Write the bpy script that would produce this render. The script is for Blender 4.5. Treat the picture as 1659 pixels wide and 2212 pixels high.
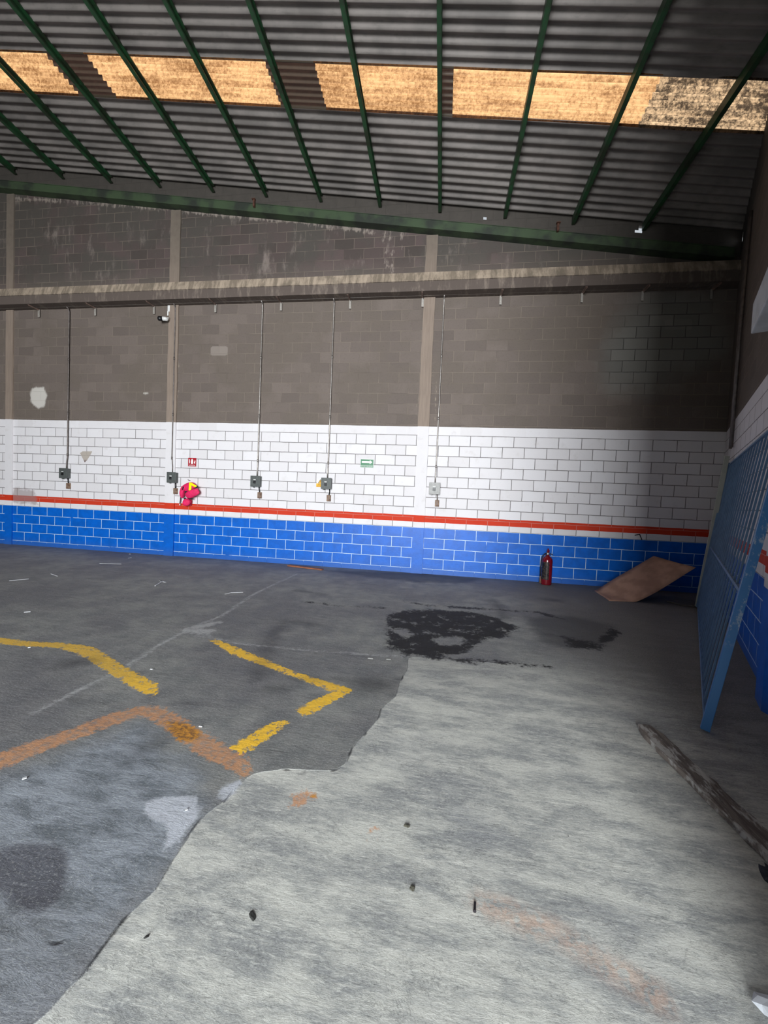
import bpy, bmesh, math, random
import numpy as np
from mathutils import Vector, Matrix
random.seed(4)
for o in list(bpy.data.objects): bpy.data.objects.remove(o)
SC = bpy.context.scene
COL = SC.collection

# ------------------------------------------------------------ camera
F, YAW, PITCH, ROLL, CH, D = 848.94, .1457, -.0388, .0437, 1.474, 7.70
_f = Vector((-math.sin(YAW)*math.cos(PITCH), math.cos(YAW)*math.cos(PITCH), math.sin(PITCH)))
_r = Vector((math.cos(YAW), math.sin(YAW), 0)); _u = _r.cross(_f)
R2 = math.cos(ROLL)*_r+math.sin(ROLL)*_u; U2 = -math.sin(ROLL)*_r+math.cos(ROLL)*_u
cd = bpy.data.cameras.new('camera'); cam = bpy.data.objects.new('camera', cd); COL.objects.link(cam)
cam.matrix_world = Matrix(((R2.x, U2.x, -_f.x, 0), (R2.y, U2.y, -_f.y, 0), (R2.z, U2.z, -_f.z, CH), (0, 0, 0, 1)))
cd.sensor_fit = 'HORIZONTAL'; cd.sensor_width = 36; cd.lens = 36*F/1659; cd.clip_start = .02; cd.clip_end = 200
SC.camera = cam
EYE = np.array([0, 0, CH])
def ray(px, py):
    v = R2*((px-829.5)/F)+U2*(-(py-1106)/F)+_f
    return np.array(v)
def onp(px, py, n, d):
    n = np.array(n, float); r = ray(px, py); return EYE+(d-n@EYE)/(n@r)*r
def FL(px, py, z=0): return onp(px, py, (0, 0, 1), z)
def WL(px, py, y=D): return onp(px, py, (0, 1, 0), y)

# ------------------------------------------------------------ light, world, exposure
SC.view_settings.view_transform = 'Standard'; SC.view_settings.look = 'None'
SC.view_settings.gamma = 1; SC.view_settings.exposure = 0.0; SC.view_settings.use_curve_mapping = False
w = bpy.data.worlds.new('world'); SC.world = w; w.use_nodes = True
w.node_tree.nodes['Background'].inputs[0].default_value = (.86, .93, 1, 1)
w.node_tree.nodes['Background'].inputs[1].default_value = .62
sd = bpy.data.lights.new('sun', 'SUN'); sd.energy = 4.0; sd.angle = .02; sd.color = (1, .95, .88)
sun = bpy.data.objects.new('sun', sd); COL.objects.link(sun); sun.rotation_euler = (math.radians(-28), math.radians(-8), 0)
ad = bpy.data.lights.new('door_daylight', 'AREA'); ad.shape = 'RECTANGLE'; ad.size = 4.2; ad.size_y = 6; ad.energy = 3500; ad.color = (.93, .97, 1)
al = bpy.data.objects.new('door_daylight', ad); COL.objects.link(al); al.location = (-.85, -9, 3.2)
al.rotation_euler = (math.radians(90), 0, math.radians(0))

# ------------------------------------------------------------ material helpers
class NT:
    def __init__(s, name):
        s.m = bpy.data.materials.new(name); s.m.use_nodes = True; s.t = s.m.node_tree
        s.n = s.t.nodes; s.b = s.n['Principled BSDF']; s.out = s.n['Material Output']
    def new(s, ty, **k):
        n = s.n.new(ty)
        for a, b in k.items(): setattr(n, a, b)
        return n
    def put(s, sock, v):
        if isinstance(v, bpy.types.NodeSocket): s.t.links.new(v, sock)
        elif isinstance(v, tuple) and len(v) == 3 and sock.type == 'RGBA': sock.default_value = (*v, 1)
        else: sock.default_value = v
    def M(s, op, a, b=0.0, c=0.0, clamp=False):
        n = s.new('ShaderNodeMath', operation=op); n.use_clamp = clamp
        s.put(n.inputs[0], a); s.put(n.inputs[1], b); s.put(n.inputs[2], c); return n.outputs[0]
    def mix(s, f, a, b, mode='MIX'):
        n = s.new('ShaderNodeMix', data_type='RGBA', blend_type=mode); s.put(n.inputs[0], f)
        s.put(n.inputs[6], a); s.put(n.inputs[7], b); return n.outputs[2]
    def attr(s, name): return s.new('ShaderNodeAttribute', attribute_name=name).outputs['Fac']
    def pos(s):
        return s.new('ShaderNodeTexCoord').outputs['Object']
    def sep(s, v):
        n = s.new('ShaderNodeSeparateXYZ'); s.put(n.inputs[0], v); return n.outputs
    def comb(s, x, y, z):
        n = s.new('ShaderNodeCombineXYZ'); s.put(n.inputs[0], x); s.put(n.inputs[1], y); s.put(n.inputs[2], z); return n.outputs[0]
    def mapv(s, v, scale=(1, 1, 1), rot=(0, 0, 0), loc=(0, 0, 0)):
        n = s.new('ShaderNodeMapping'); s.put(n.inputs[0], v); n.inputs['Scale'].default_value = scale
        n.inputs['Rotation'].default_value = rot; n.inputs['Location'].default_value = loc; return n.outputs[0]
    def noise(s, v, sc, det=4, rough=.55, dist=0.0):
        n = s.new('ShaderNodeTexNoise'); s.put(n.inputs['Vector'], v); n.inputs['Scale'].default_value = sc
        n.inputs['Detail'].default_value = det; n.inputs['Roughness'].default_value = rough; n.inputs['Distortion'].default_value = dist
        return n.outputs['Fac']
    def ramp(s, f, lo, hi, smooth=True):
        n = s.new('ShaderNodeMapRange'); n.interpolation_type = 'SMOOTHSTEP' if smooth else 'LINEAR'
        s.put(n.inputs[0], f); s.put(n.inputs[1], lo); s.put(n.inputs[2], hi); return n.outputs[0]
    def bump(s, h, dist=.01, st=1.0, nrm=None):
        n = s.new('ShaderNodeBump'); s.put(n.inputs['Height'], h); n.inputs['Distance'].default_value = dist
        n.inputs['Strength'].default_value = st
        if nrm is not None: s.put(n.inputs['Normal'], nrm)
        return n.outputs[0]
    def fin(s, col, rough=.7, nrm=None, metal=0.0, spec=.5):
        s.put(s.b.inputs['Base Color'], col); s.put(s.b.inputs['Roughness'], rough); s.put(s.b.inputs['Metallic'], metal)
        s.b.inputs['Specular IOR Level'].default_value = spec
        if nrm is not None: s.put(s.b.inputs['Normal'], nrm)
        return s.m
def lin(r, g, b):
    f = lambda c: (c/255/12.92 if c/255 <= .04045 else ((c/255+.055)/1.055)**2.4)
    return (f(r), f(g), f(b))
def simple(name, col, rough=.6, metal=0.0, var=.25, scale=12, col2=None, spec=.5, bump=.0):
    k = NT(name); p = k.pos(); n = k.noise(p, scale, 5)
    c2 = col2 if col2 else tuple(c*(1-var) for c in col)
    c = k.mix(k.ramp(n, .4, .62), col, c2)
    return k.fin(c, rough, k.bump(n, .004, bump) if bump else None, metal, spec)

# ------------------------------------------------------------ object helpers
def tag(o, label=None, cat=None, group=None, kind=None):
    for a, b in (('label', label), ('category', cat), ('group', group), ('kind', kind)):
        if b: o[a] = b
    return o
def link(name, me, mat=None, parent=None, smooth=False):
    o = bpy.data.objects.new(name, me); COL.objects.link(o)
    if mat:
        for m in (mat if isinstance(mat, (list, tuple)) else [mat]): me.materials.append(m)
    if parent: o.parent = parent
    if smooth: me.shade_smooth()
    return o
def empty(name, loc, label, cat, group=None, rz=0):
    o = bpy.data.objects.new(name, None); COL.objects.link(o); o.location = loc; o.rotation_euler.z = rz
    o.empty_display_size = .1
    return tag(o, label, cat, group)
def bobj(name, bm, mat, parent=None, smooth=False, bev=0, loc=None):
    bmesh.ops.recalc_face_normals(bm, faces=bm.faces)
    me = bpy.data.meshes.new(name); bm.to_mesh(me); bm.free()
    o = link(name, me, mat, parent, smooth)
    if bev:
        b = o.modifiers.new('bevel', 'BEVEL'); b.width = bev; b.segments = 2; b.limit_method = 'ANGLE'
    if loc: o.location = loc
    return o
def box(bm, c, s, rot=None):
    r = bmesh.ops.create_cube(bm, size=1)['verts']
    m = Matrix.Translation(c) @ (rot.to_4x4() if rot else Matrix()) @ Matrix.Diagonal((*s, 1))
    bmesh.ops.transform(bm, matrix=m, verts=r); return r
def hexa(bm, pts):   # 8 points: bottom 4, top 4
    v = [bm.verts.new(p) for p in pts]
    for f in ((0, 1, 2, 3), (7, 6, 5, 4), (0, 4, 5, 1), (1, 5, 6, 2), (2, 6, 7, 3), (3, 7, 4, 0)): bm.faces.new([v[i] for i in f])
def bar(bm, a, b, w, h, up=(0, 0, 1)):
    a = Vector(a); b = Vector(b); d = (b-a).normalized(); u = Vector(up)
    s = d.cross(u)
    if s.length < 1e-3: s = d.cross(Vector((1, 0, 0)))
    s.normalize(); t = s.cross(d).normalized()
    c = [(-1, -1), (1, -1), (1, 1), (-1, 1)]
    hexa(bm, [a+s*(i*w/2)+t*(j*h/2) for i, j in c]+[b+s*(i*w/2)+t*(j*h/2) for i, j in c])
def tube(bm, pts, r, n=10, caps=True):
    pts = [Vector(p) for p in pts]; rs = r if isinstance(r, (list, tuple)) else [r]*len(pts); rings = []; ref = None
    for i, p in enumerate(pts):
        d = (pts[min(i+1, len(pts)-1)]-pts[max(i-1, 0)]).normalized()
        if ref is None:
            ref = d.orthogonal().normalized()
        s = (ref-d*ref.dot(d)).normalized(); ref = s; t = d.cross(s)
        rings.append([bm.verts.new(p+(s*math.cos(a)+t*math.sin(a))*rs[i]) for a in [2*math.pi*k/n for k in range(n)]])
    for A, B in zip(rings, rings[1:]):
        for k in range(n): bm.faces.new((A[k], A[(k+1) % n], B[(k+1) % n], B[k]))
    if caps: bm.faces.new(rings[0][::-1]); bm.faces.new(rings[-1])
def lathe(bm, prof, n=28, c=(0, 0, 0)):
    rings = [[bm.verts.new((c[0]+r*math.cos(2*math.pi*k/n), c[1]+r*math.sin(2*math.pi*k/n), c[2]+z)) for k in range(n)] for r, z in prof]
    for A, B in zip(rings, rings[1:]):
        for k in range(n): bm.faces.new((A[k], A[(k+1) % n], B[(k+1) % n], B[k]))
    bm.faces.new(rings[0][::-1]); bm.faces.new(rings[-1])
def poly_prism(bm, pts, y0, y1):   # pts in (x,z)
    A = [bm.verts.new((x, y0, z)) for x, z in pts]; B = [bm.verts.new((x, y1, z)) for x, z in pts]
    bm.faces.new(A); bm.faces.new(B[::-1]); n = len(pts)
    for i in range(n): bm.faces.new((A[i], A[(i+1) % n], B[(i+1) % n], B[i]))
def text(name, s, size, mat, parent, loc, rot, wid=None):
    cu = bpy.data.curves.new(name, 'FONT'); cu.body = s; cu.size = size; cu.align_x = 'CENTER'; cu.align_y = 'CENTER'; cu.extrude = .0004
    t = bpy.data.objects.new('tmp', cu); COL.objects.link(t); dg = bpy.context.evaluated_depsgraph_get(); dg.update()
    me = bpy.data.meshes.new_from_object(t.evaluated_get(dg)); bpy.data.objects.remove(t)
    xs = [v.co.x for v in me.vertices]; W = max(xs)-min(xs)
    if wid:
        for v in me.vertices: v.co.x *= wid/W
    me.materials.clear(); o = link(name, me, mat, parent); o.location = loc; o.rotation_euler = rot; return o

# signed distances on numpy points
def sd_poly(P, poly):
    poly = np.array(poly, float)[:, :2]; n = len(poly); d = np.full(len(P), 1e9); ins = np.zeros(len(P), bool)
    for i in range(n):
        a, b = poly[i], poly[(i+1) % n]; e = b-a; w_ = P-a
        t = np.clip((w_@e)/(e@e+1e-12), 0, 1); d = np.minimum(d, np.hypot(*(w_-t[:, None]*e).T))
        c = ((a[1] > P[:, 1]) != (b[1] > P[:, 1])) & (P[:, 0] < (b[0]-a[0])*(P[:, 1]-a[1])/((b[1]-a[1]) if b[1] != a[1] else 1e-9)+a[0])
        ins ^= c
    return np.where(ins, -d, d)
def sd_line(P, line, w_=0.0):
    line = np.array(line, float)[:, :2]; d = np.full(len(P), 1e9)
    for a, b in zip(line, line[1:]):
        e = b-a; q = P-a; t = np.clip((q@e)/(e@e+1e-12), 0, 1); d = np.minimum(d, np.hypot(*(q-t[:, None]*e).T))
    return d-w_
def grid_mesh(name, xs, ys, fn):
    X, Y = np.meshgrid(xs, ys); P = fn(X.ravel(), Y.ravel()); nx, ny = len(xs), len(ys)
    me = bpy.data.meshes.new(name); I = (np.arange(ny-1)[:, None]*nx+np.arange(nx-1)[None]).ravel()
    F_ = np.stack([I, I+1, I+1+nx, I+nx], 1)
    return me, P, F_
def fill(me, P, F_):
    me.vertices.add(len(P)); me.vertices.foreach_set('co', P.astype('f').ravel())
    me.loops.add(F_.size); me.loops.foreach_set('vertex_index', F_.astype('i').ravel())
    me.polygons.add(len(F_)); me.polygons.foreach_set('loop_start', np.arange(0, F_.size, 4, dtype='i'))
    me.update(calc_edges=True)
    for nm, v in PEND.pop(me.name, []):
        a = me.attributes.new(nm, 'FLOAT', 'POINT'); a.data.foreach_set('value', v.astype('f'))
    me.validate()
PEND = {}
def setattr_(me, name, v, clip=True):
    PEND.setdefault(me.name, []).append((name, np.clip(v, -3, 3) if clip else v))

# ------------------------------------------------------------ painted wall material
ZB = .9
def wall_material(name, blocks=True, feat=False, pillar=False, uoff=None):
    k = NT(name); p = k.pos(); x, y, z = k.sep(p)[:3]
    along = k.attr('along') if blocks else x
    nbig = k.noise(p, 1.1, 5, .6); nmid = k.noise(p, 6, 6, .65); nfine = k.noise(p, 45, 4, .7)
    wob = k.M('MULTIPLY', k.M('SUBTRACT', k.noise(p, 3, 4), .5), .012)
    zz = k.M('ADD', z, wob)
    if blocks:
        br = k.new('ShaderNodeTexBrick'); br.offset = .5; br.offset_frequency = 2; br.squash = 1
        wv = k.M('MULTIPLY', k.M('SUBTRACT', nmid, .5), .012)
        k.put(br.inputs['Vector'], k.comb(k.M('ADD', along, wv), k.M('ADD', k.M('ADD', z, 2.0-ZB), wv), 0.0))
        br.inputs['Scale'].default_value = 1; br.inputs['Brick Width'].default_value = .4; br.inputs['Row Height'].default_value = .2
        br.inputs['Mortar Size'].default_value = .0065; br.inputs['Mortar Smooth'].default_value = .25; br.inputs['Bias'].default_value = 0
        br.inputs['Color1'].default_value = (0, 0, 0, 1); br.inputs['Color2'].default_value = (1, 1, 1, 1); br.inputs['Mortar'].default_value = (.5, .5, .5, 1)
        bcol = k.sep(br.outputs['Color'])[0]; mort = br.outputs['Fac']
        # no joints across the smooth tie band
        band = k.M('MULTIPLY', k.M('GREATER_THAN', z, 2.703), k.M('LESS_THAN', z, 2.87))
        mort = k.M('MULTIPLY', mort, k.M('SUBTRACT', 1.0, band))
    else:
        bcol = nmid; mort = k.M('MULTIPLY', nfine, 0.0)
    # zones
    up = k.M('GREATER_THAN', zz, 2.865); isblue = k.M('LESS_THAN', zz, ZB)
    st = k.M('MULTIPLY', k.M('GREATER_THAN', zz, ZB+.112), k.M('LESS_THAN', zz, ZB+.242))
    # raw upper blockwork: dusty brown with sooty, purple and pale areas
    b1 = k.mix(bcol, lin(100, 90, 84), lin(114, 103, 96))
    b1 = k.mix(k.ramp(nbig, .42, .62), b1, lin(104, 94, 86))
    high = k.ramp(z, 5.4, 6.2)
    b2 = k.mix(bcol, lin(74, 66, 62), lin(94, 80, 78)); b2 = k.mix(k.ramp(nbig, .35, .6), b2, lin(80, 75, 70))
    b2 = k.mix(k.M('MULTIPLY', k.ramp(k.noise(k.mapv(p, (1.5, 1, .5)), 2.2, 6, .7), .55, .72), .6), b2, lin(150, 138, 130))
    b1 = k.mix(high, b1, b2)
    b1 = k.mix(k.M('MULTIPLY', k.ramp(nfine, .5, .7), .2), b1, lin(60, 54, 50))
    if pillar:
        b1 = k.mix(k.noise(k.mapv(p, (9, 9, .7)), 3, 5, .6), lin(112, 98, 88), lin(158, 142, 128))
        b1 = k.mix(k.ramp(z, 5.0, 7.0), b1, k.mix(nmid, lin(98, 88, 80), lin(128, 118, 106)))
    jm = k.M('MULTIPLY', mort, k.ramp(k.noise(p, 1.7, 3), .32, .55))
    b1 = k.mix(k.M('MULTIPLY', jm, .5), b1, lin(142, 129, 116))
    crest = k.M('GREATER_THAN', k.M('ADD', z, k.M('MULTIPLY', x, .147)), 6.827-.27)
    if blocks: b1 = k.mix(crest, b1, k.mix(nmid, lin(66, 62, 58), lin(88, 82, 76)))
    if feat:
        b1 = k.mix(k.M('MULTIPLY', k.ramp(k.attr('patch'), .006, -.006), .8), b1, lin(140, 130, 122))
        cl = k.ramp(k.M('ADD', k.attr('clean'), k.M('MULTIPLY', k.M('SUBTRACT', nbig, .5), .9)), .35, -.35)
        b1 = k.mix(k.M('MULTIPLY', cl, .75), b1, k.mix(bcol, lin(118, 118, 113), lin(132, 132, 126)))
        b1 = k.mix(k.M('MULTIPLY', k.M('MULTIPLY', cl, mort), .8), b1, lin(56, 54, 52))
        for nm, c, amt in (('blob', lin(205, 200, 192), .85), ('pale', lin(158, 146, 136), .75), ('lime', lin(172, 158, 140), .7)):
            m_ = k.ramp(k.M('ADD', k.attr(nm), k.M('MULTIPLY', k.M('SUBTRACT', k.noise(k.mapv(p, (2, 1, .8)), 7, 5, .65), .5), .12 if nm == 'blob' else .34)), .03, -.03)
            b1 = k.mix(k.M('MULTIPLY', m_, amt), b1, c)
    # white paint
    wc = k.mix(bcol, lin(224, 221, 223), lin(216, 212, 213)); wc = k.mix(k.M('MULTIPLY', k.ramp(nmid, .55, .75), .35), wc, lin(196, 190, 186))
    wc = k.mix(k.M('MULTIPLY', mort, .85), wc, lin(98, 92, 90))
    # blue paint with pale joints, some painted over
    bl = k.mix(k.ramp(nmid, .35, .7), lin(0, 98, 200), lin(4, 88, 180))
    bl = k.mix(k.M('MULTIPLY', k.ramp(k.M('ADD', z, k.M('MULTIPLY', nmid, .16)), .30, .06), .55), bl, lin(60, 92, 150))
    keep = k.M('MULTIPLY', k.ramp(k.noise(p, 2.6, 3), .30, .40), k.ramp(z, .06, .12))
    bl = k.mix(k.M('MULTIPLY', k.M('MULTIPLY', mort, keep), 1.0), bl, lin(190, 212, 240))
    rd = k.mix(nmid, lin(206, 56, 22), lin(188, 50, 26))
    rd = k.mix(k.M('MULTIPLY', mort, .25), rd, lin(230, 190, 180))
    c = k.mix(st, wc, rd); c = k.mix(isblue, c, bl)
    if feat:
        s1 = k.ramp(k.attr('tri'), .004, -.004); c = k.mix(s1, c, k.mix(k.ramp(z, 2.02, 1.96), lin(176, 166, 156), lin(110, 88, 88)))
        s2 = k.ramp(k.M('ADD', k.attr('smear'), k.M('MULTIPLY', k.M('SUBTRACT', nmid, .5), .3)), .03, -.06)
        c = k.mix(k.M('MULTIPLY', s2, .6), c, lin(138, 120, 116))
        s3 = k.ramp(k.M('ADD', k.attr('drip'), k.M('MULTIPLY', k.M('SUBTRACT', nmid, .5), .05)), .02, -.015); c = k.mix(k.M('MULTIPLY', s3, .45), c, lin(120, 116, 116))
    c = k.mix(up, c, b1)
    hgt = k.M('SUBTRACT', k.M('MULTIPLY', nfine, .35), k.M('MULTIPLY', mort, 1.0))
    hgt = k.M('ADD', hgt, k.M('MULTIPLY', nmid, .3))
    rough = k.mix(isblue, (.75, .75, .75), (.42, .42, .42))
    return k.fin(c, rough, k.bump(hgt, .006, .8), 0, .35)
WM = wall_material('painted_blockwork', True, True)
WM2 = wall_material('painted_blockwork_side', True, False)
PM = wall_material('painted_pillar', False, False, True)

# ------------------------------------------------------------ floor
def mk_floor():
    xs = np.concatenate([[-18, -15], np.arange(-12.5, 5.6, .05), [7, 9]]); ys = np.concatenate([[-9, -4, -1], np.arange(.3, 7.95, .05)])
    rs = np.random.RandomState(3)
    me, P, F_ = grid_mesh('floor', xs, ys, lambda X, Y: np.stack([X, Y, X*0], 1))
    Q = P[:, :2]
    fp = lambda L: [FL(*q)[:2] for q in L]
    bnd = [(80, 2212), (148, 2136), (198, 2089), (228, 2035), (262, 1992), (295, 1961), (338, 1921), (376, 1853), (392, 1832), (418, 1790), (439, 1764), (489, 1727), (527, 1684), (552, 1670), (586, 1665), (620, 1661), (663, 1663), (717, 1666), (739, 1657), (755, 1630), (766, 1609), (793, 1581), (820, 1549), (825, 1530), (855, 1505), (862, 1478), (880, 1446), (882, 1419)]
    tail = [(1000, 1427), (1110, 1436), (1190, 1440), (1250, 1424), (1320, 1395), (1342, 1368), (1350, 1335), (1480, 1320)]
    L = fp(bnd); T = fp(tail)
    light = L+T+[(5.6, 5.2), (9, 5), (9, -9), (-3.0, -9), (-1.4, .3)]
    setattr_(me, 'light', sd_poly(Q, light))
    setattr_(me, 'edge', np.minimum(sd_line(Q, L), sd_line(Q, fp([(0, 2105), (50, 2045), (150, 2030), (165, 2026)]))))
    step = fp([(882, 1419), (690, 1407), (500, 1388), (400, 1362)])
    setattr_(me, 'joint', np.minimum.reduce([sd_line(Q, fp([(640, 1240), (545, 1285), (480, 1330), (402, 1360), (330, 1402), (262, 1448), (150, 1500), (60, 1545)]), .02), sd_line(Q, fp([(470, 1345), (402, 1360), (440, 1372)]), .05), sd_line(Q, step, .016), sd_line(Q, fp([(405, 1362), (455, 1363)]), .05)]))
    yl = [[(-40, 1372), (0, 1377), (65, 1386), (127, 1388), (174, 1393), (202, 1397), (268, 1438.6), (344, 1480), (338, 1507), (300, 1493), (231, 1451), (166, 1411), (119, 1399), (65, 1397), (0, 1391.5), (-40, 1388)],
          [(448, 1381), (466, 1381), (500, 1393), (636, 1451), (766, 1490), (703, 1524.5), (679, 1542), (652, 1545), (637, 1535), (663, 1519), (717, 1494), (625, 1459), (500, 1413)],
          [(600, 1556), (627, 1560), (581, 1595), (542, 1621), (513, 1628), (495, 1614), (560, 1575)]]
    setattr_(me, 'yellow', np.minimum.reduce([sd_poly(Q, fp(q)) for q in yl]))
    og = [[(-60, 1655), (0, 1628), (61, 1603), (145, 1578), (231, 1545), (307, 1523.6), (354, 1527), (383, 1545), (434, 1578), (495, 1614), (532, 1632), (550, 1672), (517, 1681), (499, 1661), (448, 1639), (380, 1596), (343.6, 1563), (304, 1545), (231, 1571), (145, 1603), (43, 1645), (0, 1661), (-60, 1690)],
          [(623, 1740), (640, 1715), (665, 1708), (683, 1722), (650, 1742)], [(790, 1808), (805, 1788), (815, 1790), (808, 1808)]]
    setattr_(me, 'orange', np.minimum.reduce([sd_poly(Q, fp(q)) for q in og]))
    setattr_(me, 'gold', np.minimum(sd_poly(Q, fp([(350, 1558), (400, 1560), (434, 1580), (432, 1602), (385, 1600)])), sd_poly(Q, fp([(665, 1712), (683, 1714), (683, 1722), (668, 1726)]))))
    setattr_(me, 'fade', sd_line(Q, fp([(1040, 1950), (1120, 1980), (1200, 2010), (1290, 2070), (1420, 2150)]), .035))
    ring = [(836, 1330), (870, 1320), (930, 1318), (1010, 1320), (1060, 1330), (1118, 1355), (1090, 1375), (1040, 1385), (1000, 1412), (940, 1418), (880, 1415), (832, 1395), (840, 1370)]
    hole = [(935, 1384), (950, 1376), (985, 1375), (1012, 1384), (990, 1393), (950, 1393)]
    hole2 = [(845, 1362), (870, 1358), (895, 1368), (870, 1376)]
    o1 = np.maximum(sd_poly(Q, fp(ring)), -np.minimum(sd_poly(Q, fp(hole)), sd_poly(Q, fp(hole2))))
    o2 = sd_poly(Q, fp([(1215, 1375), (1240, 1400), (1290, 1402), (1338, 1368), (1320, 1352), (1290, 1385), (1245, 1382)]))
    o3 = sd_line(Q, fp([(872, 1300), (930, 1308), (1000, 1313), (1090, 1318), (1160, 1322), (1215, 1338)]), .02)
    o4 = sd_line(Q, fp([(663, 1300), (740, 1310), (830, 1314)]), .02)
    o5 = sd_line(Q, fp([(882, 1417), (1000, 1426), (1100, 1434), (1180, 1440)]), .02)
    setattr_(me, 'oil', np.minimum.reduce([o1, o2, o3, o4, o5]))
    s1 = sd_line(Q, fp([(560, 1460), (587, 1375), (614, 1344), (660, 1345), (679, 1350)]), .03)
    s2 = sd_poly(Q, fp([(700, 1232), (900, 1238), (1040, 1250), (1000, 1260), (900, 1258), (800, 1246)]))
    s3 = sd_poly(Q, fp([(1120, 1330), (1230, 1325), (1340, 1350), (1330, 1400), (1230, 1410), (1150, 1385)]))+.1
    s4 = sd_poly(Q, fp([(620, 1465), (820, 1460), (875, 1470), (850, 1500), (800, 1500), (740, 1478)]))+.04
    setattr_(me, 'grime', np.minimum.reduce([s1, s2, s3, s4]+[sd_line(Q, fp([a, b]), r) for a, b, r in (((300, 1625), (340, 1600), .03), ((140, 1435), (185, 1428), .04), ((640, 1275), (690, 1283), .03), ((585, 1487), (600, 1485), .03), ((1180, 1295), (1200, 1297), .06), ((1070, 1300), (1090, 1335), .05))]))
    setattr_(me, 'spot', np.minimum.reduce([sd_poly(Q, fp([(-30, 1840), (0, 1830), (60, 1822), (130, 1825), (147, 1845), (140, 1920), (115, 1960), (70, 1975), (20, 1950), (0, 1930), (-30, 1910)]))]+[sd_line(Q, fp([a, b]), r) for a, b, r in (((270, 1922), (290, 1928), .012), ((640, 1680), (665, 1660), .008), ((762, 1612), (768, 1618), .006))]))
    setattr_(me, 'chip', np.minimum(sd_poly(Q, fp([(305, 1740), (340, 1722), (425, 1720), (430, 1760), (400, 1800), (375, 1842), (355, 1835), (362, 1780), (325, 1770)])), sd_poly(Q, fp([(470, 1722), (478, 1698), (520, 1685), (525, 1692), (490, 1730), (472, 1735)]))))
    lo = [(-60, 1690), (120, 1640), (300, 1560), (420, 1680), (440, 1740), (400, 1830), (250, 2010), (60, 2230), (-400, 2230)]
    setattr_(me, 'slate', sd_poly(Q, fp(lo)))
    sc = [[(200, 1278), (260, 1275), (330, 1268), (390, 1252), (455, 1240)], [(200, 1368), (240, 1363), (280, 1372)], [(215, 1352), (330, 1362), (400, 1366)], [(435, 1460), (445, 1440), (500, 1430)], [(408, 1476), (470, 1480)], [(420, 1530), (445, 1523)], [(160, 1530), (205, 1505)], [(250, 1408), (310, 1402)], [(370, 1415), (420, 1420)], [(778, 1640), (800, 1684)], [(1030, 2020), (1075, 2050)], [(1210, 2120), (1290, 2175)], [(780, 2080), (830, 2087)], [(600, 2190), (660, 2130)], [(860, 1858), (910, 1895)], [(10, 1255), (55, 1251)]]
    setattr_(me, 'scrape', np.minimum.reduce([sd_line(Q, fp(s), .004) for s in sc]))
    fill(me, P, F_)
    return link('floor', me)
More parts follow.
